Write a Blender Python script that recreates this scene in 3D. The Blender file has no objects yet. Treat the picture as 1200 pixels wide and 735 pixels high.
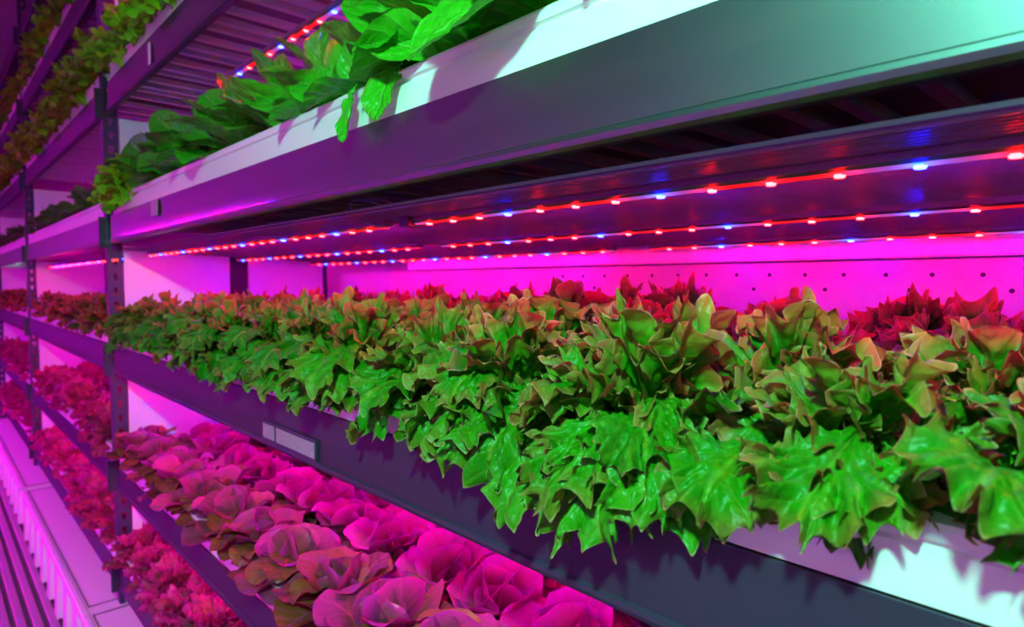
import bpy, bmesh, math, random
import numpy as np
from mathutils import Vector, Matrix, Euler

C = bpy.context.scene
COL = C.collection
H = 1.42                      # camera height; heights below are given relative to the lens
random.seed(4)
RG = np.random.default_rng(4)

# ------------------------------------------------------------------ camera, world, light, exposure
cam_d = bpy.data.cameras.new('camera')
cam = bpy.data.objects.new('camera', cam_d)
COL.objects.link(cam)
cam_d.sensor_width = 36.0
cam_d.lens = 36.0 * 744.83 / 1200.0
cam_d.clip_start = 0.02
yaw, pitch, roll = math.radians(47.0814), math.radians(2.6053), math.radians(0.1898)
fw = Vector((-math.sin(yaw) * math.cos(pitch), math.cos(yaw) * math.cos(pitch), -math.sin(pitch)))
rt = fw.cross(Vector((0, 0, 1))).normalized()
up = rt.cross(fw)
r2 = math.cos(roll) * rt + math.sin(roll) * up
u2 = -math.sin(roll) * rt + math.cos(roll) * up
M = Matrix(((r2.x, u2.x, -fw.x, 0), (r2.y, u2.y, -fw.y, 0), (r2.z, u2.z, -fw.z, H), (0, 0, 0, 1)))
cam.matrix_world = M
cam_d.dof.use_dof = True
cam_d.dof.focus_distance = 0.78
cam_d.dof.aperture_fstop = 5.6
C.camera = cam

world = bpy.data.worlds.new('world')
C.world = world
world.use_nodes = True
world.node_tree.nodes['Background'].inputs[0].default_value = (0.10, 0.02, 0.12, 1)
world.node_tree.nodes['Background'].inputs[1].default_value = 0.05

C.view_settings.view_transform = 'Standard'
C.view_settings.look = 'None'
C.view_settings.gamma = 1
C.view_settings.exposure = 0.0
C.cycles.use_denoising = True
C.cycles.max_bounces = 6
C.cycles.sample_clamp_indirect = 6.0

LAMP_POS = (0.05, -0.30, H + 0.61)   # white-green work lamp hanging in the aisle
LAMP_W = 100.0
LAMP_COL = (0.24, 1.0, 0.66)
LED_RED, LED_BLUE = 700.0, 1500.0      # bead emission strengths


# ------------------------------------------------------------------ materials
def mat(name, base=(.5, .5, .5), rough=.5, metal=0.0, noise=0.0, scale=20.0, bump=0.0, spec=.5):
    m = bpy.data.materials.new(name)
    m.use_nodes = True
    nt = m.node_tree
    b = nt.nodes['Principled BSDF']
    b.inputs['Base Color'].default_value = (*base, 1)
    b.inputs['Roughness'].default_value = rough
    b.inputs['Metallic'].default_value = metal
    b.inputs['Specular IOR Level'].default_value = spec
    if noise or bump:
        tc = nt.nodes.new('ShaderNodeTexCoord')
        n = nt.nodes.new('ShaderNodeTexNoise')
        n.inputs['Scale'].default_value = scale
        n.inputs['Detail'].default_value = 4
        nt.links.new(tc.outputs['Object'], n.inputs['Vector'])
        if noise:
            r = nt.nodes.new('ShaderNodeMix')
            r.data_type = 'RGBA'
            r.inputs[6].default_value = (*[c * (1 - noise) for c in base], 1)
            r.inputs[7].default_value = (*[min(1, c * (1 + noise)) for c in base], 1)
            nt.links.new(n.outputs['Fac'], r.inputs[0])
            nt.links.new(r.outputs[2], b.inputs['Base Color'])
        if bump:
            bp = nt.nodes.new('ShaderNodeBump')
            bp.inputs['Strength'].default_value = bump
            bp.inputs['Distance'].default_value = .01
            nt.links.new(n.outputs['Fac'], bp.inputs['Height'])
            nt.links.new(bp.outputs['Normal'], b.inputs['Normal'])
    return m


def emit(name, col, strength, sampling='AUTO'):
    m = bpy.data.materials.new(name)
    m.use_nodes = True
    nt = m.node_tree
    nt.nodes.clear()
    e = nt.nodes.new('ShaderNodeEmission')
    e.inputs[0].default_value = (*col, 1)
    e.inputs[1].default_value = strength
    o = nt.nodes.new('ShaderNodeOutputMaterial')
    nt.links.new(e.outputs[0], o.inputs[0])
    m.cycles.emission_sampling = sampling
    return m


def math_node(nt, op, a, b=None, clamp=False):
    n = nt.nodes.new('ShaderNodeMath')
    n.operation = op
    n.use_clamp = clamp
    for i, v in enumerate((a, b)):
        if v is None:
            continue
        if isinstance(v, (int, float)):
            n.inputs[i].default_value = v
        else:
            nt.links.new(v, n.inputs[i])
    return n.outputs[0]


PITCH = 0.063


def cover_mat():
    """clear diffuser of the grow strip: glows red between the beads and blue around every fourth bead"""
    m = bpy.data.materials.new('strip_diffuser')
    m.use_nodes = True
    nt = m.node_tree
    nt.nodes.clear()
    tc = nt.nodes.new('ShaderNodeTexCoord')
    sx = nt.nodes.new('ShaderNodeSeparateXYZ')
    nt.links.new(tc.outputs['Object'], sx.inputs[0])
    x = sx.outputs[0]
    d = math_node(nt, 'PINGPONG', x, PITCH / 2)             # distance to the nearest bead
    near = math_node(nt, 'POWER', math_node(nt, 'SUBTRACT', 1.0, math_node(nt, 'DIVIDE', d, PITCH / 2)), 3.0)
    db = math_node(nt, 'PINGPONG', x, PITCH * 2)            # distance to the nearest blue bead
    blue = math_node(nt, 'SUBTRACT', 1.0, math_node(nt, 'DIVIDE', db, PITCH * .95), clamp=True)
    mx = nt.nodes.new('ShaderNodeMix')
    mx.data_type = 'RGBA'
    nt.links.new(blue, mx.inputs[0])
    mx.inputs[6].default_value = (1.0, .010, .02, 1)
    mx.inputs[7].default_value = (.005, .13, 1.0, 1)
    st = math_node(nt, 'ADD', math_node(nt, 'MULTIPLY', near, 4.5), .95)
    e = nt.nodes.new('ShaderNodeEmission')
    nt.links.new(mx.outputs[2], e.inputs[0])
    nt.links.new(st, e.inputs[1])
    o = nt.nodes.new('ShaderNodeOutputMaterial')
    nt.links.new(e.outputs[0], o.inputs[0])
    m.cycles.emission_sampling = 'NONE'
    return m


def leaf_mat(name, inner, edge, rib, rough=.36, edge_start=.35, trans=.3, bump=.35, bscale=60.0, rim=None):
    m = bpy.data.materials.new(name)
    m.use_nodes = True
    nt = m.node_tree
    L = nt.links
    b = nt.nodes['Principled BSDF']
    out = nt.nodes['Material Output']
    oi = nt.nodes.new('ShaderNodeObjectInfo')
    sc = nt.nodes.new('ShaderNodeSeparateColor')
    L.new(oi.outputs['Color'], sc.inputs[0])
    red, bri = sc.outputs[0], sc.outputs[1]
    at = nt.nodes.new('ShaderNodeAttribute')
    at.attribute_name = 'edge'
    uv = nt.nodes.new('ShaderNodeUVMap')
    sep = nt.nodes.new('ShaderNodeSeparateXYZ')
    L.new(uv.outputs[0], sep.inputs[0])
    tc = nt.nodes.new('ShaderNodeTexCoord')
    nz = nt.nodes.new('ShaderNodeTexNoise')
    nz.inputs['Scale'].default_value = 28
    nz.inputs['Detail'].default_value = 3
    L.new(tc.outputs['Object'], nz.inputs['Vector'])
    # edge tint
    mr = nt.nodes.new('ShaderNodeMapRange')
    mr.inputs['From Min'].default_value = edge_start
    mr.inputs['From Max'].default_value = 1.0
    L.new(math_node(nt, 'ADD', at.outputs['Fac'], math_node(nt, 'MULTIPLY', math_node(nt, 'SUBTRACT', nz.outputs['Fac'], .5), .7)), mr.inputs['Value'])
    f = math_node(nt, 'MULTIPLY', mr.outputs[0], red, clamp=True)
    mi = nt.nodes.new('ShaderNodeMix'); mi.data_type = 'RGBA'
    L.new(bri, mi.inputs[0])
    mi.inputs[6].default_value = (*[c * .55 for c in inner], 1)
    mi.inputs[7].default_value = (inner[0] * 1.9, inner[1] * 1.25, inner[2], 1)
    me = nt.nodes.new('ShaderNodeMix'); me.data_type = 'RGBA'
    L.new(f, me.inputs[0])
    L.new(mi.outputs[2], me.inputs[6])
    me.inputs[7].default_value = (*edge, 1)
    # midrib and side veins
    t = math_node(nt, 'ABSOLUTE', sep.outputs[0])
    mid = math_node(nt, 'SUBTRACT', 1.0, math_node(nt, 'DIVIDE', t, .09), clamp=True)
    ph = math_node(nt, 'SUBTRACT', math_node(nt, 'MULTIPLY', sep.outputs[1], 7.0), math_node(nt, 'MULTIPLY', t, 2.6))
    vein = math_node(nt, 'POWER', math_node(nt, 'ABSOLUTE', math_node(nt, 'SINE', math_node(nt, 'MULTIPLY', ph, 3.14159))), 14.0)
    vein = math_node(nt, 'SUBTRACT', 1.0, math_node(nt, 'POWER', math_node(nt, 'ABSOLUTE', math_node(nt, 'SINE', math_node(nt, 'MULTIPLY', ph, 3.14159))), .35))
    vv = math_node(nt, 'ADD', math_node(nt, 'MULTIPLY', mid, .75), math_node(nt, 'MULTIPLY', vein, .45), clamp=True)
    mv = nt.nodes.new('ShaderNodeMix'); mv.data_type = 'RGBA'
    L.new(vv, mv.inputs[0])
    L.new(me.outputs[2], mv.inputs[6])
    mv.inputs[7].default_value = (*rib, 1)
    if rim:
        rf = nt.nodes.new('ShaderNodeMapRange')
        rf.inputs['From Min'].default_value = .955
        rf.inputs['From Max'].default_value = 1.0
        rf.inputs['To Max'].default_value = .6
        L.new(at.outputs['Fac'], rf.inputs['Value'])
        mr2 = nt.nodes.new('ShaderNodeMix'); mr2.data_type = 'RGBA'
        L.new(rf.outputs[0], mr2.inputs[0])
        L.new(mv.outputs[2], mr2.inputs[6])
        mr2.inputs[7].default_value = (*rim, 1)
        mv = mr2
    L.new(mv.outputs[2], b.inputs['Base Color'])
    b.inputs['Roughness'].default_value = rough
    b.inputs['Specular IOR Level'].default_value = .28
    nb = nt.nodes.new('ShaderNodeTexNoise')
    nb.inputs['Scale'].default_value = bscale
    nb.inputs['Detail'].default_value = 2
    L.new(tc.outputs['Object'], nb.inputs['Vector'])
    bp = nt.nodes.new('ShaderNodeBump')
    bp.inputs['Strength'].default_value = bump
    bp.inputs['Distance'].default_value = .006
    L.new(math_node(nt, 'SUBTRACT', nb.outputs['Fac'], math_node(nt, 'MULTIPLY', vv, .5)), bp.inputs['Height'])
    L.new(bp.outputs['Normal'], b.inputs['Normal'])
    tr = nt.nodes.new('ShaderNodeBsdfTranslucent')
    L.new(mv.outputs[2], tr.inputs[0])
    mx = nt.nodes.new('ShaderNodeMixShader')
    mx.inputs[0].default_value = trans
    L.new(b.outputs[0], mx.inputs[1])
    L.new(tr.outputs[0], mx.inputs[2])
    L.new(mx.outputs[0], out.inputs[0])
    return m


MT = {
    'beam': mat('brushed_grey_metal', (.14, .19, .195), .42, 1.0, .06, 9, .02),
    'shadedbeam': mat('shaded_beam_metal', (.030, .026, .052), .45, 0, .06, 9, .02, .3),  # copy of the beam metal with shade painted into its colour
    'post': mat('dark_rack_paint', (.05, .03, .085), .5, .2),
    'steel': mat('grey_deck_paint', (.16, .12, .16), .5, 0, .06, 30),
    'deckslat': mat('deck_slat_steel', (.62, .66, .64), .42, .4),
    'white': mat('white_plastic', (.80, .80, .80), .38, 0, .03, 6, .01),
    'sheet': mat('white_sheet', (.70, .70, .84), .5, 0, .03, 3),
    'ribbed': mat('ribbed_plastic', (.08, .04, .085), .42, 0, .05, 4),
    'board': mat('white_board', (.44, .42, .46), .4, 0, .04, 5),
    'paneledge': mat('panel_rib_plastic', (.13, .07, .13), .5),
    'black': mat('black_plastic', (.012, .012, .016), .5),
    'alu': mat('strip_aluminium', (.10, .09, .11), .4, .6),
    'cable': mat('grey_cable', (.16, .13, .16), .5),
    'label': mat('label_card', (.34, .29, .34), .5, 0, .5, 220),
    'wall': mat('wall_panel', (.40, .38, .42), .6, 0, .06, 2),
    'ceiling': mat('ceiling_panel', (.30, .26, .32), .7, 0, .05, 2),
    'floor': mat('floor_metal', (.20, .19, .19), .55, .2, .2, 12),
    'rib': mat('floor_rib_metal', (.40, .38, .38), .45, .4, .15, 14),
    'soil': mat('tray_lid', (.55, .55, .55), .6, 0, .1, 14),
    'root': mat('dark_root_plug', (.02, .014, .01), .9),
    'led_r': emit('red_led', (1.0, .0012, .0014), LED_RED),
    'led_b': emit('blue_led', (.0006, .0012, 1.0), LED_BLUE),
    'led_r_opp': emit('fill_red_led', (1.0, .0012, .0014), LED_RED * 1.7),  # boosted beads for the added fill strips
    'led_b_opp': emit('fill_blue_led', (.0006, .0012, 1.0), LED_BLUE * 2.4),
    'green_lamp': emit('green_white_lamp', (.45, 1.0, .7), 1.6),
    'cover': cover_mat(),
    'lamp_glass': emit('work_lamp_glass', LAMP_COL, 60.0, 'NONE'),
    'frilly': leaf_mat('frilly_leaf', (.012, .25, .002), (.64, .085, .06), (.15, .38, .02), .40, .46, .28, .7, 80, (.62, .40, .18)),
    'lime': leaf_mat('lime_leaf', (.14, .62, .006), (.50, .26, .03), (.30, .65, .04), .4, .35, .28, .5, 90, (.45, .5, .12)),
    'romaine': leaf_mat('romaine_leaf', (.022, .44, .008), (.22, .12, .03), (.16, .60, .07), .3, .6, .25, 1.0, 60),
    'butter': leaf_mat('butterhead_leaf', (.19, .090, .02), (.68, .012, .44), (.46, .045, .2), .34, -.2, .22, .6, 55),
    'oak': leaf_mat('red_leaf', (.24, .06, .035), (.60, .014, .26), (.46, .05, .16), .36, -.1, .22, .4, 60),
}


_b = MT['beam'].node_tree.nodes['Principled BSDF']
_b.inputs['Coat Weight'].default_value = .7
_b.inputs['Coat Roughness'].default_value = .08


_nt = MT['ribbed'].node_tree
_tr = _nt.nodes.new('ShaderNodeBsdfTranslucent')
_tr.inputs[0].default_value = (.42, .10, .40, 1)
_mx = _nt.nodes.new('ShaderNodeMixShader')
_mx.inputs[0].default_value = .6
_nt.links.new(_nt.nodes['Principled BSDF'].outputs[0], _mx.inputs[1])
_nt.links.new(_tr.outputs[0], _mx.inputs[2])
_nt.links.new(_mx.outputs[0], _nt.nodes['Material Output'].inputs[0])


# ------------------------------------------------------------------ object helpers
def put(o, parent=None):
    COL.objects.link(o)
    if parent is not None:
        o.parent = parent
    return o


def tag(o, label, cat, group=None, kind=None):
    if label:
        o['label'] = label
    if cat:
        o['category'] = cat
    if group:
        o['group'] = group
    if kind:
        o['kind'] = kind
    return o


def empty(name, loc=(0, 0, 0), rz=0.0):
    o = bpy.data.objects.new(name, None)
    o.empty_display_size = .05
    o.location = loc
    o.rotation_euler = (0, 0, rz)
    return put(o)


class MB:
    def __init__(self):
        self.v, self.f = [], []

    def add(self, verts, faces):
        k = len(self.v)
        self.v += [tuple(p) for p in verts]
        self.f += [tuple(i + k for i in q) for q in faces]
        return self

    def box(self, x0, x1, y0, y1, z0, z1):
        if x0 > x1: x0, x1 = x1, x0
        if y0 > y1: y0, y1 = y1, y0
        if z0 > z1: z0, z1 = z1, z0
        v = [(x, y, z) for z in (z0, z1) for y in (y0, y1) for x in (x0, x1)]
        return self.add(v, [(0, 2, 3, 1), (4, 5, 7, 6), (0, 1, 5, 4), (2, 6, 7, 3), (0, 4, 6, 2), (1, 3, 7, 5)])

    def extrude(self, prof, x0, x1, closed=True):
        """profile of (y, z) points swept along x, capped"""
        n = len(prof)
        v = [(x0, y, z) for y, z in prof] + [(x1, y, z) for y, z in prof]
        f = [(i, (i + 1) % n, n + (i + 1) % n, n + i) for i in range(n if closed else n - 1)]
        if closed:
            f += [tuple(range(n))[::-1], tuple(range(n, 2 * n))]
        return self.add(v, f)

    def tube(self, pts, r, seg=8):
        pts = [Vector(p) for p in pts]
        k = len(pts)
        v, f = [], []
        for i, p in enumerate(pts):
            d = (pts[min(i + 1, k - 1)] - pts[max(i - 1, 0)]).normalized()
            a = d.orthogonal().normalized() if i == 0 else (pa - d * pa.dot(d)).normalized()
            pa = a
            b = d.cross(a)
            for j in range(seg):
                t = 2 * math.pi * j / seg
                v.append(p + (a * math.cos(t) + b * math.sin(t)) * r)
        for i in range(k - 1):
            for j in range(seg):
                f.append((i * seg + j, i * seg + (j + 1) % seg, (i + 1) * seg + (j + 1) % seg, (i + 1) * seg + j))
        f += [tuple(range(seg))[::-1], tuple(range((k - 1) * seg, k * seg))]
        return self.add(v, f)

    def mesh(self, name, m, smooth=False):
        me = bpy.data.meshes.new(name)
        me.from_pydata(self.v, [], self.f)
        bm = bmesh.new()
        bm.from_mesh(me)
        bmesh.ops.recalc_face_normals(bm, faces=bm.faces)
        bm.to_mesh(me)
        bm.free()
        me.materials.append(m)
        if smooth:
            me.polygons.foreach_set('use_smooth', [True] * len(me.polygons))
        return me

    def obj(self, name, m, parent=None, loc=(0, 0, 0), smooth=False, bevel=0.0):
        o = bpy.data.objects.new(name, self.mesh(name, m, smooth))
        o.location = loc
        if bevel:
            b = o.modifiers.new('bevel', 'BEVEL')
            b.width = bevel
            b.segments = 2
            b.limit_method = 'ANGLE'
        return put(o, parent)


def inst(name, me, parent=None, loc=(0, 0, 0), rot=(0, 0, 0), scale=(1, 1, 1)):
    o = bpy.data.objects.new(name, me)
    o.location = loc
    o.rotation_euler = rot
    o.scale = scale
    return put(o, parent)


# ------------------------------------------------------------------ the room
XF, XN, YB, YO, ZC = -9.0, 1.5, 1.46, -1.75, H + 1.95
MB().box(XF, XN, YO, YB, -.12, -.03).obj('floor', MT['floor'])['kind'] = 'structure'
fl = bpy.data.objects['floor']
rib_me = MB().extrude([(-.016, -.03), (-.016, -.004), (-.012, 0), (.012, 0), (.016, -.004), (.016, -.03)], XF + .02, XN - .02).mesh('floor_rib', MT['rib'])
for k in range(38):
    inst('floor_rib', rib_me, fl, (0, -.72 + k * .052, 0))
MB().box(XF, XN, YO, YB, ZC, ZC + .1).obj('ceiling', MT['ceiling'])['kind'] = 'structure'
MB().box(XF, XN, YB, YB + .1, -.03, ZC).obj('wall_back', MT['wall'])['kind'] = 'structure'
MB().box(XF, XN, YO - .1, YO, -.03, ZC).obj('wall_front', MT['wall'])['kind'] = 'structure'
MB().box(XF - .1, XF, YO, YB, -.03, ZC).obj('wall_far', MT['wall'])['kind'] = 'structure'
MB().box(XN, XN + .1, YO, YB, -.03, ZC).obj('wall_near', MT['wall'])['kind'] = 'structure'

# ------------------------------------------------------------------ racks
TIERS = [1.53, 1.07, .6065, .141, -.3256, -.7457, -1.115]          # underside of each front beam
BEAMH = [.0985, .0985, .0985, .0997, .1026, .081, .08]
TNAME = ['topmost', 'second highest', 'upper', 'lettuce-topped', 'middle', 'lower', 'lowest']
LEAN = .046                                                        # the uprights lean a little


def slotted(name, h, w, pitch=.0518, z_start=.02):
    """upright flange in the x = 0 plane, y 0..w, pierced with keyholes"""
    mb = MB()
    n = int((h - z_start) / pitch)
    cy = w * .5
    hole = [(-.0042, -.013), (.0042, -.013), (.0060, .000), (.0088, .004), (.0075, .012), (-.0075, .012), (-.0088, .004), (-.0060, .000)]
    for k in range(n):
        z0, z1 = z_start + k * pitch, z_start + (k + 1) * pitch
        zc = (z0 + z1) / 2
        outer = [(cy - .006, z0), (cy + .006, z0), (w, z0), (w, z1), (cy + .008, z1), (cy - .008, z1), (0, z1), (0, z0)]
        inn = [(cy + a, zc + b) for a, b in hole]
        # order both rings counter-clockwise starting bottom-left
        for x in (0, -.003):
            vs = [(x, a, b) for a, b in outer] + [(x, a, b) for a, b in inn]
            fs = [(i, (i + 1) % 8, 8 + (i + 1) % 8, 8 + i) for i in range(8)]
            mb.add(vs, fs)
    mb.box(-.003, 0, 0, w, 0, z_start)
    return mb


POST_H = ZC - .06
pm = slotted('post', POST_H, .046)
pm.box(-.046, -.003, .0, .003, 0, POST_H)       # front flange of the angle
POST_ME = pm.mesh('post', MT['post'])
br = MB().box(-.004, 0.002, -.024, .003, 0, .11).box(-.014, .002, -.024, -.021, 0, .11)
BRACKET_ME = br.mesh('beam_bracket', MT['post'])
SLAT_ME = MB().extrude([(.06, -.016), (.06, 0), (.82, 0), (.82, -.016)], -.009, .009).mesh('slat', MT['deckslat'])


def beam_profile(h):
    return [(0, h), (0, .016), (-.0035, .0135), (-.0045, .0085), (-.002, .003), (.004, 0), (.016, 0), (.016, .003), (.005, .004), (.004, .008), (.004, h)]


def rack(name, label, x0, x1, tiers, left=True, right=True, mid=True, slats=(), flip=False, group=None, decks=True):
    """front of the rack at local y = 0; the back at y = .86"""
    r = empty(name, (0, .5, 0) if not flip else (0, -.78, 0), math.pi if flip else 0)
    tag(r, label, 'rack', group)
    xs = ([x0] if left else []) + ([x1] if right else [])
    for x in xs:
        for y in (.002, .43, .81):
            if y == .43 and not mid:
                continue
            o = inst('post', POST_ME, r, (x, y, 0), (0, -LEAN if not flip else 0, 0))
            if y < .1:
                for z, h in tiers:
                    if not flip:
                        inst('beam_bracket', BRACKET_ME, o, (0, 0, z + H - .01))
    if mid and left:
        for k, (z, h) in enumerate(tiers[:-1]):
            MB().box(x0 - .05, x0 + .01, .425, .50, tiers[k + 1][0] + H + tiers[k + 1][1], z + H).obj('upright_cover', MT['black'], r, (-LEAN * (z + H), 0, 0))
    for k, (z, h) in enumerate(tiers):
        MB().extrude(beam_profile(h), x0, x1).obj('front_beam', MT['beam' if k == 3 else 'shadedbeam'], r, (0, 0, z + H))
        MB().box(x0, x1, .835, .86, z + H, z + H + h).obj('rear_beam', MT['post'], r)
        if decks:
            d = MB().box(x0, x1, .02, .83, z + H + .066, z + H + .070).obj('deck', MT['steel'], r)
            if k in slats:
                n = int((x1 - x0) / .08)
                for i in range(n):
                    inst('slat', SLAT_ME, d, (x0 + .05 + i * .08 + (.022 if i % 3 == 1 else 0), 0, z + H + .066))
        if left and k < len(tiers) - 1:
            zt, zb = z + H - .004, tiers[k + 1][0] + H + tiers[k + 1][1]
            for a, b in ((.05, .425), (.503, .83)):
                o = MB().box(x0 + .004, x0 + .008, a, b, zb, zt).obj('divider_sheet', MT['sheet'], r, (-LEAN * (zb + .2), 0, 0))
    return r


TB = list(zip(TIERS, BEAMH))
BAYS = [(-2.63, .42), (-5.03, -2.70), (-7.43, -5.10)]
near = rack('storage_rack', 'nearest grey steel rack bay, with bright LED strips under its shelf', *BAYS[0], TB, slats=(2, 3))
rack('storage_rack', 'second steel rack bay, behind the near slotted post', *BAYS[1], TB, right=False, slats=(1, 2))
rack('storage_rack', 'third steel rack bay, farthest along the aisle', *BAYS[2], TB, right=False)
rack('storage_rack', 'opposite rack across the aisle with added pink fill strips', -.62, 8.8, TB, flip=True, decks=False, mid=False)

# white board with bolt holes at the back of the middle shelf
bb = empty('back_board', (0, 1.345, 0))
tag(bb, 'white board with small dark holes along the back of the middle shelf', 'board')
MB().box(-2.55, .42, 0, .006, H - .2, H + .048).obj('panel', MT['board'], bb)
HOLE_ME = MB().tube([(0, -.0008, 0), (0, .001, 0)], .0042, 10).mesh('hole', MT['black'])
for k in range(15):
    x = -.176 - k * .0755
    inst('hole', HOLE_ME, bb, (x, 0, H + .019 + .005 * min(1, k / 8)))
    if k % 2 == 0:
        inst('hole', HOLE_ME, bb, (x - .035, 0, H - .008))
rl = empty('back_rail', (0, 1.335, 0))
tag(rl, 'glossy white rail running above the holed back board', 'rail')
MB().extrude([(0, H + .052), (-.004, H + .056), (-.004, H + .088), (0, H + .092), (.012, H + .092), (.012, H + .052)], -2.0, .42).obj('rail_channel', MT['white'], rl)


# ------------------------------------------------------------------ white trays
def tray_profile(zb, d=.80):
    """front wall with a rim and a groove, lid set a little lower, (y, z)"""
    return [(.004, zb), (.004, zb + .040), (.008, zb + .0425), (.008, zb + .0445), (.003, zb + .047), (.001, zb + .056), (.003, zb + .060), (.028, zb + .060),
            (.032, zb + .048), (d - .03, zb + .048), (d - .025, zb + .060), (d, zb + .060), (d, zb)]


def tray(x0, x1, tier, label, flip=False):
    zb = TIERS[tier] + H + BEAMH[tier] + .001
    o = MB().extrude(tray_profile(0), x0, x1).obj('growing_tray', MT['white'], None, (0, .502 if not flip else -.782, zb))
    if flip:
        o.rotation_euler = (0, 0, math.pi)
    tag(o, label, 'tray', 'white growing trays on the rack shelves')
    return o


BNAME = ['nearest rack bay', 'second rack bay', 'third rack bay']
for b, (x0, x1) in enumerate(BAYS):
    for t in range(1, 7):
        tray(x0 + .02 if b == 0 else x0 + .01, x1 - .03, t, 'long white plastic growing tray on the %s shelf of the %s' % (
            ['topmost', 'second highest', 'third highest', 'fourth highest', 'fifth highest', 'sixth highest', 'lowest'][t], BNAME[b]))
for t in (2, 3, 4, 5):
    tray(-.6, 8.78, t, 'white growing tray on the %s shelf of the opposite rack' % TNAME[t], True)

# ------------------------------------------------------------------ ribbed reflector panel and LED strips
pan = []
y = 0.0
top = .012
prof = [(0, .004), (0, 0)]
ribs_at = []
while y < .725:
    ribs_at.append(y + .008)
    y += .0105
prof += [(.736, 0), (.736, .004)]
sl = math.atan2(.024, .81)
prof = [(a, b - a * math.tan(sl)) for a, b in prof]
rp = MB().extrude(prof, -2.56, .40).obj('reflector_panel', MT['ribbed'], None, (0, .522, H + .117))
tag(rp, 'dark purple finely ribbed panel under the shelf above the frilly lettuces', 'panel')
q = MB()
for yy in ribs_at:
    zz = -yy * math.tan(sl)
    q.box(-2.56, .40, yy - .0007, yy + .0007, zz - .0034, zz - .0001)
q.obj('ribs', MT['paneledge'], rp)['kind'] = 'stuff'


def panel_z(y):
    return H + .117 - (y - .522) * math.tan(sl)


bm_v = MB()
RING = 6
v = []
for rr, zz in ((.0058, 0), (.0044, -.0028)):
    v += [(rr * math.cos(2 * math.pi * j / RING), rr * math.sin(2 * math.pi * j / RING), zz) for j in range(RING)]
BEAD_F = [(j, (j + 1) % RING, RING + (j + 1) % RING, RING + j) for j in range(RING)] + [tuple(range(RING, 2 * RING))]
BEAD_V = v
RED_ME = MB().add(BEAD_V, BEAD_F).mesh('red_led', MT['led_r'])
BLUE_ME = MB().add(BEAD_V, BEAD_F).mesh('blue_led', MT['led_b'])


def strip(xa, xb, y, z, x_blue, label, group, single=False, far=False, pitch=PITCH):
    """aluminium channel, glowing diffuser and LED beads; local x = 0 at a blue bead"""
    r = empty('grow_light', (x_blue, y, z))
    tag(r, label, 'light strip', group)
    a, b = xa - x_blue, xb - x_blue
    MB().extrude([(-.010, 0), (-.010, -.007), (-.006, -.010), (.006, -.010), (.010, -.007), (.010, 0)], a, b).obj('housing', MT['alu'], r)
    MB().extrude([(-.0045, -.0095), (-.004, -.0125), (.004, -.0125), (.0045, -.0095)], a + .004, b - .004).obj('diffuser', MT['cover'], r)
    n0, n1 = math.ceil((a + .01) / pitch), math.floor((b - .01) / pitch)
    if single:
        for n in range(n0, n1 + 1):
            blue = n % 4 == 0
            inst('blue_led' if blue else 'red_led', BLUE_ME if blue else RED_ME, r, (n * pitch, 0, -.0118))
    else:
        mr, mb = MB(), MB()
        for n in range(n0, n1 + 1):
            (mb if n % 4 == 0 else mr).add([(p[0] + n * pitch, p[1], p[2] - .0118) for p in BEAD_V], BEAD_F)
        for nm, q, mt in (('red_leds', mr, 'led_r_opp' if far else 'led_r'), ('blue_leds', mb, 'led_b_opp' if far else 'led_b')):
            o = q.obj(nm, MT[mt], r)
            o['kind'] = 'stuff'
    return r


ROWY = [.6085, .917, 1.225]
RN = ['front row', 'middle row', 'back row']
G = 'red and blue grow light strips'
# under the ribbed panel, above the middle shelf of the near bay
SEG = [((-2.57, -.975), (-.914, .38)), ((-2.57, -1.325), (-1.233, .38)), ((-2.57, -.957), (-.852, .38))]
XB = [-.663, -1.0, -1.181]
for i in range(3):
    for j, (a, b) in enumerate(SEG[i]):
        xb = XB[i] + (.252 * 0 if j else -.252 * 4)
        strip(a, b, ROWY[i], panel_z(ROWY[i]) - .003, xb, 'glowing red and blue LED strip under the ribbed panel, %s, %s stretch' % (RN[i], ('far', 'near')[j]), G, single=True)
# other shelves
LN = {1: 'second highest', 2: 'upper', 4: 'middle', 5: 'lower'}
for t in (1, 2, 4, 5):
    for i in range(3):
        zz = TIERS[t] + H + (.048 if t != 2 else -.062 if i == 0 else .048)
        zz = min(zz, TIERS[t] + H + .052)
        strip({2: -1.80}.get(t, -2.57), .38, ROWY[i], zz, XB[i], 'LED strip beneath the %s shelf of the near rack bay, %s' % (LN[t], RN[i]), G)
for b in (1, 2):
    x0, x1 = BAYS[b]
    for t in range(1, 6):
        for i in ((2,) if t < 3 else (0, 2) if b == 1 else (1,)):  # upper shelves: back strips added out of sight to brighten the plants
            strip(x0 + .08, x1 - .08, ROWY[i], TIERS[t] + H + (-.03 if i == 0 and t == 3 else .03), x0 + .3, 'LED strip beneath the %s shelf of the %s, %s' % (
                ['', 'second highest', 'third highest', 'fourth highest', 'fifth highest', 'sixth highest'][t], BNAME[b], RN[i]), G)
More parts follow.
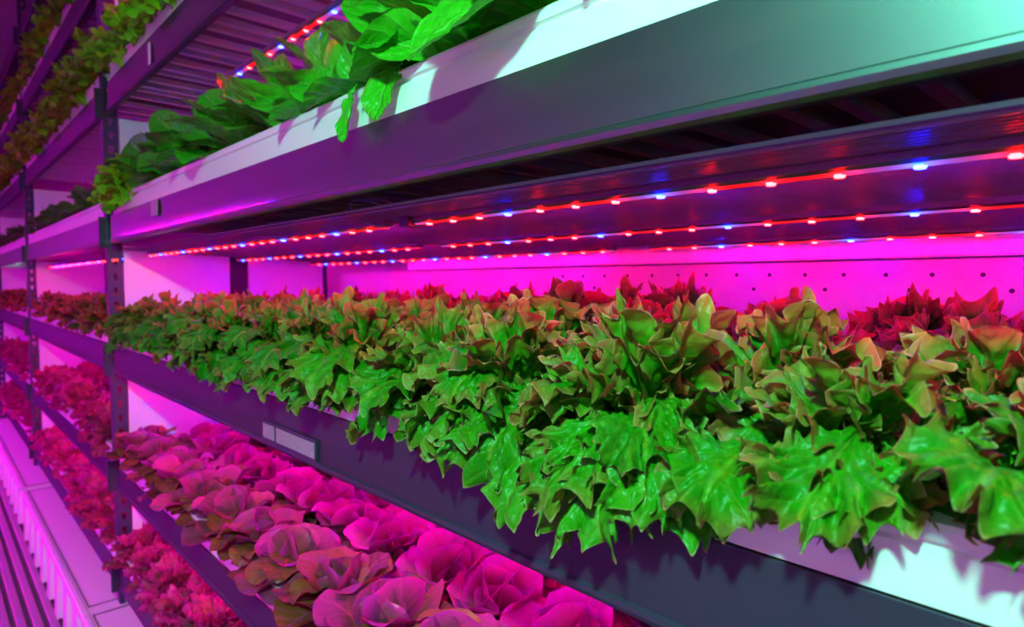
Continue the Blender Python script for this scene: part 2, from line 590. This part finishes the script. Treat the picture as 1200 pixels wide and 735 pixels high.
for t in range(0, 6):  # unseen strips; stretches chosen for the pink fill they throw on the near rack
    for j, (a, b) in enumerate({0: ((-8.7, -3.0),), 1: (), 2: ((-8.7, -4.6),), 3: ((-8.7, -4.2), (-4.1, .55))}.get(t, ((-8.7, -4.2), (-4.1, -1.0)))):
        strip(a, b, -.90, TIERS[t] + H - .01, a + .3, 'added fill LED strip under the %s shelf of the opposite rack, %s stretch' % (['topmost', 'second highest', 'third highest', 'fourth highest', 'fifth highest', 'sixth highest'][t], ('far', 'near')[j]), G, far=True)
        if t > 3:  # extra deep row added to brighten the floor tanks
            strip(a, b, -1.2, TIERS[t] + H - .01, a + .3, 'added fill LED strip deep under the %s shelf of the opposite rack, %s stretch' % (['fifth highest', 'sixth highest'][t - 4], ('far', 'near')[j]), G, far=True)

# cable loop where the two front LED strips meet
cb = empty('cable_loop', (-.95, .57, H + .12))
tag(cb, 'thin grey cable looping down between two front LED strips', 'cable')
pts = []
ctrl = [(-.90, .62, .10), (-.93, .60, .122), (-.98, .58, .142), (-1.035, .575, .15), (-1.05, .578, .138), (-1.03, .585, .118), (-1.0, .60, .104), (-.975, .607, .101)]
ctrl2 = [(-1.045, .577, .151), (-.99, .575, .147), (-.94, .578, .142), (-.89, .59, .118)]


def smooth_path(c, n=6):
    P = [Vector(p) for p in c]
    out = []
    for i in range(len(P) - 1):
        p0, p1, p2, p3 = P[max(i - 1, 0)], P[i], P[i + 1], P[min(i + 2, len(P) - 1)]
        for k in range(n):
            t = k / n
            out.append(.5 * ((2 * p1) + (p2 - p0) * t + (2 * p0 - 5 * p1 + 4 * p2 - p3) * t * t + (3 * p1 - p0 - 3 * p2 + p3) * t ** 3))
    out.append(P[-1])
    return out


off = Vector((-.95, .57, .12))
for c in (ctrl, ctrl2):
    MB().tube([p - off for p in smooth_path(c)], .0022).obj('cable', MT['cable'], cb, smooth=True)
MB().box(.035, .062, .022, .05, -.024, -.002).obj('connector', MT['black'], cb)

# labels and stickers on the beams
zb = H - .3256
lh = empty('label_holder', (-1.12, .4945, zb))
tag(lh, 'dark clip-on holder with two pale paper tickets on the middle beam', 'label holder')
MB().box(-.148, .088, .0005, .004, .014, .054).obj('frame', MT['post'], lh)
MB().box(-.142, -.088, -.0008, 0, .020, .048).obj('ticket', MT['label'], lh)
MB().box(-.078, .084, -.0008, 0, .020, .048).obj('ticket', MT['label'], lh)
st = MB().box(-2.065, -1.995, .493, .4945, H + .192, H + .236).obj('sticker', MT['label'])
tag(st, 'small pale sticker on the upper beam beside the far end of the romaine', 'sticker')
st = MB().box(-2.06, -2.035, .4935, .4945, H + .622, H + .682).obj('sticker', MT['white'])
tag(st, 'narrow white tag on the highest beam in view, above the romaine', 'sticker')

# ------------------------------------------------------------------ white reservoir tanks on the floor
def tank(x0, x1, label):
    r = empty('water_tank', ((x0 + x1) / 2, .39, 0))
    tag(r, label, 'tank', 'white reservoir tanks along the floor')
    w = (x1 - x0) / 2
    MB().box(-w, w, .006, .62, .012, .225).obj('body', MT['white'], r, bevel=.012)
    l = MB().extrude([(-.008, .222), (-.008, .246), (-.004, .25), (.012, .25), (.016, .246), (.60, .246), (.62, .25), (.63, .222)], -w - .004, w + .004).obj('lid', MT['white'], r)
    MB().box(-w + .03, w - .03, .021, .025, .2462, .2482).obj('gasket', MT['cable'], l)
    MB().box(w - .036, w - .03, .021, .58, .2462, .2482).obj('gasket', MT['cable'], l)
    MB().box(-w + .03, -w + .036, .021, .58, .2462, .2482).obj('gasket', MT['cable'], l)
    n = int((x1 - x0) / .22)
    for i in range(n):
        x = -w + .12 + i * .22
        MB().extrude([(.008, .02), (-.014, .02), (-.006, .215), (.008, .215)], x, x + .07).obj('rib', MT['white'], r)
tank(-4.47, -2.66, 'nearest white plastic water tank on the floor by the post')
tank(-2.645, -.9, 'white water tank just in front of the near slotted post')
tank(-7.0, -4.53, 'farther white plastic water tank beyond the nearest one')

# far lamps
o = MB().box(0, .03, .70, .81, H + 2.10 - .62, H + 2.28 - .62).obj('wall_lamp', MT['green_lamp'], None, (XF + .01, 0, .62 - .36))
tag(o, 'small greenish lamp high on the far wall at the left edge', 'lamp')
for yy in (.70, .775):
    o = MB().tube([(0, 0, 0), (.03, 0, 0), (.045, 0, 0)], .032, 12).obj('wall_lamp', MT['green_lamp'], None, (XF + .01, yy + .02, H + .245))
    tag(o, 'round greenish lamp %s of the pair low on the far wall' % ('left' if yy < .72 else 'right'), 'lamp', 'pair of greenish lamps on the far wall')

# work lamp over the aisle
wl = empty('work_lamp', LAMP_POS)
tag(wl, 'white round work lamp hanging in the aisle beside the camera', 'lamp')
mb = MB()
N = 24
rings = [(.02, .10), (.05, .09), (.09, .05), (.11, .004), (.104, .004), (.084, .046), (.045, .082), (.0, .09)]
vv = [(r_ * math.cos(2 * math.pi * j / N), r_ * math.sin(2 * math.pi * j / N), z_) for r_, z_ in rings for j in range(N)]
mb.add(vv, [(i * N + j, i * N + (j + 1) % N, (i + 1) * N + (j + 1) % N, (i + 1) * N + j) for i in range(len(rings) - 1) for j in range(N)])
mb.obj('shade', MT['white'], wl, smooth=True)
MB().tube([(0, 0, .095), (0, 0, ZC - LAMP_POS[2])], .006).obj('cord', MT['black'], wl)
ld = bpy.data.lights.new('lamp_light', 'POINT')
ld.energy = LAMP_W
ld.color = LAMP_COL
ld.shadow_soft_size = .045
lo = bpy.data.objects.new('lamp_bulb', ld)
lo.location = (0, 0, .0)
put(lo, wl)


# ------------------------------------------------------------------ leaves
def leaf_arrays(kind, rng, nu, nv, th0, th1, L, W, pw=1.3):
    s = np.linspace(0, 1, nu) ** (.74 if kind == 'frilly' else .85)
    t = np.linspace(-1, 1, nv)
    t = np.sign(t) * np.abs(t) ** (.72 if kind == 'frilly' else .85)
    S, T = np.meshgrid(s, t, indexing='ij')
    if kind == 'frilly':
        w = .12 + .88 * np.sin(np.pi / 2 * np.minimum(1, S / .64)) ** 1.35
        w = w * np.sqrt(np.clip(1 - (np.maximum(0, S - .64) / .42) ** 2, .12, 1))
        kk, A, N, Mt, tooth, cup, q = .06, .0030, 12.0, 34.0, .085, .10, 4
    elif kind == 'romaine':
        w = .15 + .85 * np.sin(np.pi / 2 * np.minimum(1, S / .58)) ** 1.7
        w = w * np.sqrt(np.clip(1 - (np.maximum(0, S - .58) / .44) ** 2, .10, 1))
        kk, A, N, Mt, tooth, cup, q = .05, .0035, 6.0, 0, 0, .25, 6
    else:
        w = .20 + .80 * np.sin(np.pi / 2 * np.minimum(1, S / .6)) ** 1.2
        w = w * np.sqrt(np.clip(1 - (np.maximum(0, S - .6) / .52) ** 2, .05, 1))
        kk, A, N, Mt, tooth, cup, q = .12, .0065, 5.0, 0, 0, .22, 5
    X = T * w * W / 2
    Y = L * (S - kk * S ** 3 * T ** 2)
    e = 1 - (1 - np.abs(T) ** 2.4 * np.minimum(1, S / .3)) * (1 - S ** q)
    e2 = 1 - (1 - np.abs(T) ** 1.5 * np.minimum(1, S / .3)) * (1 - S ** 2.6)
    yc = .30 * L
    A = A * min(1.1, L / .15)
    ang = np.arctan2(X, Y - yc)
    ph = rng.uniform(0, 6.28, 6)
    if tooth:
        a = Mt * (ang + .10 * np.sin(3 * ang + ph[5])) / 2 + ph[0]
        saw = 1 - 2 * np.abs(np.sin(a)) ** 1.15
        lob = np.sin(8.2 * ang + ph[1]) + .9 * np.sin(13.5 * ang + ph[4])
        sc = 1 + e ** 3 * tooth * saw + e ** 2 * .034 * lob
        X = X * sc
        Y = yc + (Y - yc) * sc
    n = A * e ** 1.15 * (np.sin(N * ang + ph[2]) + .5 * np.sin(1.9 * N * ang + ph[3]) * e) * np.minimum(1, S / .2)
    if kind == 'frilly':
        n += .006 * np.sin(4.3 * ang + ph[5]) * e + .0062 * e2 ** 1.2 * np.sin(16 * ang + ph[4] + 1.5 * np.sin(5 * S)) + .0085 * e2 ** 1.8 * np.sin(25 * ang + 2 * np.sin(3 * ang + ph[0])) + 0.0030 * e ** 2.8 * np.sin(47 * ang + ph[3])
        curl = e ** 2 * .008
        X = X + curl * np.cos(N * ang + ph[2]) * np.cos(ang)
        Y = Y - curl * np.cos(N * ang + ph[2]) * np.sin(ang)
    n += min(1, L / .14) * (.0022 * np.sin(X * 190 + ph[4]) * np.sin(Y * 170 + ph[1]) + .0012 * np.sin(X * 380 + ph[0]) * np.sin(Y * 350 + ph[2])) * np.minimum(1, S / .3)
    n += cup * T ** 2 * w * W / 2 * (1 if kind != 'frilly' else np.cos(3 * S + ph[4]))
    n -= .0035 * np.exp(-(T / .14) ** 2) * (1 - S)
    n += .006 * np.sin(5 * S + ph[0]) * S
    # bend along the leaf
    fine = np.linspace(0, 1.25, 90)
    th = th0 + (th1 - th0) * np.clip(fine, 0, 1.15) ** pw
    step = L * (fine[1] - fine[0])
    rr = np.concatenate([[0], np.cumsum(np.sin(th[:-1]) * step)])
    zz = np.concatenate([[0], np.cumsum(np.cos(th[:-1]) * step)])
    f = np.clip(Y / L, 0, 1.25)
    R, Z, TH = np.interp(f, fine, rr), np.interp(f, fine, zz), np.interp(f, fine, th)
    P = np.stack([X, R - n * np.cos(TH), Z + n * np.sin(TH)], -1).reshape(-1, 3)
    idx = np.arange(nu * nv).reshape(nu, nv)
    F = np.stack([idx[:-1, :-1], idx[:-1, 1:], idx[1:, 1:], idx[1:, :-1]], -1).reshape(-1, 4)
    return P, F, np.stack([T, S], -1).reshape(-1, 2), e.reshape(-1)


def arrays_to_mesh(name, parts, m):
    P = np.concatenate([p[0] for p in parts])
    off = np.cumsum([0] + [len(p[0]) for p in parts])
    F = np.concatenate([p[1] + o for p, o in zip(parts, off)])
    UV = np.concatenate([p[2] for p in parts])
    E = np.concatenate([p[3] for p in parts])
    me = bpy.data.meshes.new(name)
    me.vertices.add(len(P))
    me.vertices.foreach_set('co', P.astype(np.float32).ravel())
    me.loops.add(len(F) * 4)
    me.loops.foreach_set('vertex_index', F.astype(np.int32).ravel())
    me.polygons.add(len(F))
    me.polygons.foreach_set('loop_start', np.arange(0, len(F) * 4, 4, dtype=np.int32))
    me.polygons.foreach_set('use_smooth', np.ones(len(F), dtype=bool))
    me.update()
    lay = me.uv_layers.new(name='UVMap')
    lay.data.foreach_set('uv', UV[F.ravel()].astype(np.float32).ravel())
    at = me.attributes.new('edge', 'FLOAT', 'POINT')
    at.data.foreach_set('value', E.astype(np.float32))
    me.materials.append(m)
    me.validate()
    return me


D2R = math.radians
# ring settings: (leaves, start angle range, end angle range, length range, width range)
RINGS = {
    'frilly': [(9, (55, 80), (100, 155), (.110, .140), (.080, .108)), (10, (32, 54), (60, 120), (.115, .145), (.075, .10)), (9, (5, 30), (20, 85), (.12, .15), (.065, .09))],
    'romaine': [(5, (45, 65), (95, 140), (.12, .15), (.074, .092)), (5, (22, 42), (60, 115), (.125, .16), (.072, .09)), (4, (4, 18), (15, 55), (.13, .16), (.05, .065))],
    'butter': [(7, (66, 82), (95, 118), (.10, .125), (.095, .12)), (6, (40, 58), (55, 85), (.085, .105), (.09, .11)), (5, (12, 30), (-20, 20), (.06, .08), (.075, .09))],
}
SHAPE = {'frilly': 'frilly', 'lime': 'frilly', 'romaine': 'romaine', 'butter': 'butter', 'oak': 'frilly'}
LEAF = {}


def leaf_mesh(kind, ring, k, lo=False):
    key = (kind, ring, k)
    if key not in LEAF:
        rng = np.random.default_rng(abs(hash((kind, ring, k))) % 1000 if False else 1000 * ring + 17 * k + {'frilly': 1, 'romaine': 2, 'butter': 3, 'lime': 4, 'oak': 5}[kind])
        sh = SHAPE[kind]
        n, a, b, l, w = RINGS[sh][ring]
        nu, nv = (40, 67) if sh == 'frilly' else (14, 13)
        LEAF[key] = arrays_to_mesh('leaf', [leaf_arrays(sh, rng, nu, nv, D2R(rng.uniform(*a)), D2R(rng.uniform(*b)), rng.uniform(*l), rng.uniform(*w))], MT[kind])
    return LEAF[key]


NVAR = 6


def near_head(name, kind, loc, label, group, size=1.0, red=.5, bri=.5, rng=None, droop=False, cat='lettuce', back=False):
    r = empty(name, loc, rng.uniform(0, 6.28))
    tag(r, label, cat, group)
    sh = SHAPE[kind]
    base = 0.0
    for ring, (n, *_q) in enumerate(RINGS[sh]):
        if back:
            n = max(3, n - 2)
        for k in range(n):
            az = base + 2 * math.pi * k / n + rng.uniform(-.25, .25)
            base2 = rng.uniform(.86, 1.12) * size
            o = inst('leaf', leaf_mesh(kind, ring, int(rng.integers(NVAR))), r, (0, 0, .004 * ring), (rng.uniform(-.2, .2), rng.uniform(-.2, .2), az), (base2,) * 3)
            o.color = (min(1, max(0, red + rng.uniform(-.35, .35) + .24 * (ring - 1))), min(1, max(0, bri + rng.uniform(-.5, .5))), 0, 1)
        base += 1.1
    return r


def droop_leaf(root, me, world_az, size, red, bri, rng, dz=0.0, tilt=0.0, out=0.0):
    """an outer leaf hanging over the tray edge towards the aisle"""
    az = world_az - root.rotation_euler[2]
    o = inst('leaf', me, root, (-math.sin(az) * out, math.cos(az) * out, dz), (tilt, rng.uniform(-.2, .2), az), (size,) * 3)
    o.color = (red, bri, 0, 1)
    return o


HEADS = {}


def far_mesh(kind, var):
    key = (kind, var)
    if key not in HEADS:
        rng = np.random.default_rng(77 + var * 13 + len(kind))
        sh = SHAPE[kind]
        parts = []
        base = 0
        for ring, (n, a, b, l, w) in enumerate(RINGS[sh]):
            for k in range(n):
                P, F, UV, E = leaf_arrays(sh, rng, 11, 15 if sh == 'frilly' else 9, D2R(rng.uniform(*a)), D2R(rng.uniform(*b)), rng.uniform(*l), rng.uniform(*w))
                az = base + 2 * math.pi * k / n + rng.uniform(-.25, .25)
                c, s_ = math.cos(az), math.sin(az)
                Q = P.copy()
                Q[:, 0] = c * P[:, 0] - s_ * P[:, 1]
                Q[:, 1] = s_ * P[:, 0] + c * P[:, 1]
                parts.append((Q, F, UV, E))
            base += 1.1
        HEADS[key] = arrays_to_mesh('lettuce_head', parts, MT[kind])
    return HEADS[key]


def far_head(name, kind, loc, label, group, size, red, bri, rng, cat='lettuce'):
    o = inst(name, far_mesh(kind, int(rng.integers(4))), None, loc, (rng.uniform(-.08, .08), rng.uniform(-.08, .08), rng.uniform(0, 6.28)), (size,) * 3)
    o.color = (red, bri, 0, 1)
    return tag(o, label, cat, group)


ORD = ['first', 'second', 'third', 'fourth', 'fifth', 'sixth', 'seventh', 'eighth', 'ninth', 'tenth', 'eleventh', 'twelfth', 'thirteenth', 'fourteenth', 'fifteenth', 'sixteenth', 'seventeenth']
ROW = ['front row', 'second row', 'third row', 'back row']
rng = np.random.default_rng(11)


def tray_top(t):
    return TIERS[t] + H + BEAMH[t] + .049


# drooping leaf shapes
def droop_mesh(kind, k):
    key = (kind, 'droop', k)
    if key not in LEAF:
        rg = np.random.default_rng(500 + k * 7 + len(kind))
        sh = SHAPE[kind]
        nu, nv = (42, 69) if sh == 'frilly' else (18, 15)
        if sh == 'frilly':
            a = leaf_arrays(sh, rg, nu, nv, D2R(rg.uniform(50, 70)), D2R(rg.uniform(140, 170)), rg.uniform(.17, .20), rg.uniform(.11, .14), 1.0)
        elif sh == 'romaine':
            a = leaf_arrays(sh, rg, nu, nv, D2R(rg.uniform(50, 65)), D2R(rg.uniform(110, 135)), rg.uniform(.17, .20), rg.uniform(.07, .085), 1.2)
        else:
            a = leaf_arrays(sh, rg, nu, nv, D2R(rg.uniform(60, 75)), D2R(rg.uniform(120, 150)), rg.uniform(.10, .12), rg.uniform(.07, .09), 1.2)
        LEAF[key] = arrays_to_mesh('leaf', [a], MT[kind])
    return LEAF[key]


# middle shelf of the near bay: frilly green lettuces tipped with red
zt = tray_top(4)
cols = [-2.53 + .193 * i for i in range(15)]
for j, yy in enumerate((.575, .755, .955, 1.16)):
    for i, xx in enumerate(cols):
        x = xx + rng.uniform(-.02, .02) + (.09 if j % 2 else 0)
        if x > .30:
            continue
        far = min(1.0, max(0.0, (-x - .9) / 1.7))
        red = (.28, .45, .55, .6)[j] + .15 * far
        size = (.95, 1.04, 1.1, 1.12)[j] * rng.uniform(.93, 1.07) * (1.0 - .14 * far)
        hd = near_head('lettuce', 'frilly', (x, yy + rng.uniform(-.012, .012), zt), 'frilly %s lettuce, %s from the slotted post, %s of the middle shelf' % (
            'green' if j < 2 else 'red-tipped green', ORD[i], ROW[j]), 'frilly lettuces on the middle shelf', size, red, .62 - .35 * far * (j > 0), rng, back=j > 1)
        if j == 0:
            for q in range(10 if x < -.38 else 4):
                droop_leaf(hd, droop_mesh('frilly', int(rng.integers(8))), math.pi + rng.uniform(-1.0, 1.0), size * rng.uniform(.62, .92) * (1.0 if x < -.7 else .9 if x < -.38 else .78), max(0, rng.uniform(-.2, .5)), rng.uniform(.3, 1), rng, (-.012 if x < -.38 else .014) + .008 * q, rng.uniform(-.2, .2), .018)

# upper shelf of the near bay: romaine with a few frilly ones by the post
zt = tray_top(3)
for j, yy in enumerate((.585, .77)):
    for i in range(11):
        x = -2.30 + i * .20 + rng.uniform(-.02, .02) + (.1 if j else 0)
        hd = near_head('romaine', 'romaine', (x, yy, zt), 'dark green romaine, %s along the upper tray from the slotted post, %s' % (ORD[i], ROW[j]), 'romaine on the upper shelf', rng.uniform(1.22, 1.42), .12, .55, rng, cat='romaine')
for i, x in enumerate((-2.56, -2.42)):
    near_head('lettuce', 'lime', (x, .57, zt), 'lime green frilly lettuce at the %s of the upper tray beside the romaine' % ('very end' if i == 0 else 'end but one'), 'lime lettuces at the end of the upper tray', 1.12, .2, .8, rng)

HANG = [(-.645, -.205), (-.585, -.22), (-.53, -.222), (-.475, -.250), (-.415, -.250), (-.36, -.242), (-.315, -.210), (-.265, -.185), (-.19, -.175), (-.545, -.18), (-.39, -.19), (-.085, -.125)]

# single large romaine leaves that lean out over the tray rim
ROM = [o for o in COL.objects if o.name.startswith('romaine') and o.parent is None]
FRI = [o for o in COL.objects if o.get('group') == 'frilly lettuces on the middle shelf' and o.location.y < .65]


def placed_leaf(kind, base, tip, normal, seed, wid=.085, red=0.0, bri=.7):
    B, T = Vector(base) + Vector((0, 0, H)), Vector(tip) + Vector((0, 0, H))
    yv = (T - B)
    ln = yv.length
    yv.normalize()
    zv = Vector(normal)
    zv = (zv - yv * zv.dot(yv)).normalized()
    xv = yv.cross(zv)
    rg = np.random.default_rng(seed)
    me = arrays_to_mesh('leaf', [leaf_arrays(SHAPE[kind], rg, *((22, 21, D2R(78), D2R(104)) if kind == 'romaine' else (40, 61, D2R(70), D2R(112))), ln, wid, 1.0)], MT[kind])
    head = min(ROM if kind == 'romaine' else FRI, key=lambda h: (h.location - B).length)
    o = bpy.data.objects.new('leaf', me)
    put(o, head)
    W = Matrix(((xv.x, yv.x, zv.x, B.x), (xv.y, yv.y, zv.y, B.y), (xv.z, yv.z, zv.z, B.z), (0, 0, 0, 1)))
    hm = Matrix.Translation(head.location) @ head.rotation_euler.to_matrix().to_4x4()
    o.matrix_local = hm.inverted() @ W
    o.color = (red, bri, 0, 1)
    return o


for a in [((-.43, .50, .345), (-.640, .43, .262), (.2, -.75, .65), 1, .112), ((-.885, .50, .308), (-.884, .472, .213), (-.1, -1, .25), 2, .050),
          ((-.80, .53, .335), (-.797, .468, .232), (.3, -1, .3), 3, .062, .5), ((-1.195, .60, .40), (-1.214, .60, .525), (.5, -1, .1), 4, .062, .9),
          ((-.74, .54, .31), (-.90, .50, .455), (.5, -.8, .5), 5, .10), ((-.62, .54, .31), (-.76, .50, .46), (.5, -.8, .5), 6, .10),
          ((-.70, .52, .30), (-.80, .47, .345), (.2, -.8, .6), 7, .085, .2), ((-.95, .53, .30), (-.93, .52, .39), (.4, -.9, .2), 8, .06),
          ((-1.00, .54, .30), (-1.09, .49, .36), (.1, -.8, .6), 9, .075), ((-1.16, .54, .31), (-1.33, .49, .385), (.2, -.7, .7), 10, .075, .3),
          ((-1.42, .55, .31), (-1.60, .49, .45), (.3, -.8, .5), 11, .085), ((-1.75, .55, .31), (-2.0, .49, .47), (.4, -.8, .5), 12, .095),
          ((-2.1, .55, .31), (-2.33, .49, .46), (.5, -.8, .4), 13, .10), ((-1.55, .56, .31), (-1.80, .5, .40), (.3, -.7, .6), 14, .08), ((-.52, .54, .31), (-.62, .50, .44), (.5, -.8, .5), 15, .09)]:
    placed_leaf('romaine', *a)

# frilly leaves hanging over the front of the middle tray
for k, (x, z) in enumerate(HANG):
    placed_leaf('frilly', (x + rng.uniform(-.03, .03), .535, -.125 + rng.uniform(-.01, .015)), (x, .438, z), (rng.uniform(-.3, .3), -1, .35), 40 + k, rng.uniform(.085, .11), rng.uniform(0, .4), rng.uniform(.3, 1))

# lower shelf of the near bay: butterheads
zt = tray_top(5)
for j, yy in enumerate((.57, .74, .92, 1.11)):
    for i in range(15):
        x = -2.52 + .178 * i + rng.uniform(-.02, .02) + (.085 if j % 2 else 0)
        if x > .1:
            continue
        hd = near_head('lettuce', 'butter', (x, yy, zt), 'round red butterhead lettuce, %s from the slotted post, %s of the lower shelf' % (ORD[i], ROW[j]), 'butterhead lettuces on the lower shelf', rng.uniform(1.12, 1.36), (.42, .92, 1.0, 1.0)[j] + rng.uniform(-.1, .1), .5, rng)
        if j == 0:
            for q in range(3):
                droop_leaf(hd, droop_mesh('butter', int(rng.integers(4))), math.pi + rng.uniform(-1.0, 1.0), rng.uniform(.75, 1.0), 0, rng.uniform(.3, .8), rng, .02 + .012 * q, 0, .02)

# lowest shelf of the near bay: dark red heads
zt = tray_top(6)
for j, yy in enumerate((.57, .75, .94)):
    for i in range(6):
        x = -2.53 + .185 * i + rng.uniform(-.02, .02)
        near_head('lettuce', 'oak', (x, yy, zt), 'dark red leafy lettuce, %s from the slotted post, %s of the lowest shelf' % (ORD[i], ROW[j]), 'dark red lettuces on the lowest shelf', .92, .8, .3, rng)

# highest visible shelf of the near bay
zt = tray_top(2)
for j, yy in enumerate((.57, .76)):
    for i in range(6):
        x = -2.52 + .19 * i + rng.uniform(-.02, .02)
        near_head('lettuce', 'lime', (x, yy, zt), 'bright lime frilly lettuce, %s from the slotted post, %s above the romaine' % (ORD[i], ROW[j]), 'lime lettuces on the shelf above the romaine', 1.2, .12, .7, rng)

# second and third bays: one mesh per head
PLAN = {1: ('lime', .12, .6, 1.2), 2: ('lime', .08, .8, 1.4), 3: ('romaine', .4, .3, 1.0), 4: ('frilly', .9, .25, .92), 5: ('oak', .8, .6, .95), 6: ('oak', .85, .6, .95)}
KN = {'lime': 'yellow-green frilly lettuce', 'romaine': 'dark romaine', 'frilly': 'frilly red-tipped lettuce', 'oak': 'magenta-lit red lettuce'}
TN = {1: 'second highest', 2: 'third highest', 3: 'fourth highest', 4: 'middle', 5: 'lower', 6: 'lowest'}
for b in (1, 2):
    x0, x1 = BAYS[b]
    for t, (kind, red, bri, size) in PLAN.items():
        rows = {1: 1, 2: 2, 3: 1, 4: 3, 5: 2, 6: 2}[t] if b == 1 else 1
        n = 12 if b == 1 else 10
        for j in range(rows):
            for i in range(n):
                x = x1 - .12 - i * (x1 - x0 - .2) / n + rng.uniform(-.02, .02)
                far_head('romaine' if kind == 'romaine' else 'lettuce', kind, (x, .575 + .19 * j + rng.uniform(-.015, .015), tray_top(t)),
                         '%s, %s from the near end, %s, %s shelf of %s' % (KN[kind], ORD[i], ROW[j], TN[t], ('second bay', 'third bay')[b - 1]),
                         '%s in the %s' % (KN[kind] + 's', BNAME[b]), size * rng.uniform(.92, 1.1), min(1, max(0, red + rng.uniform(-.25, .25))), min(1, max(0, bri + rng.uniform(-.3, .3))), rng,
                         'romaine' if kind == 'romaine' else 'lettuce')
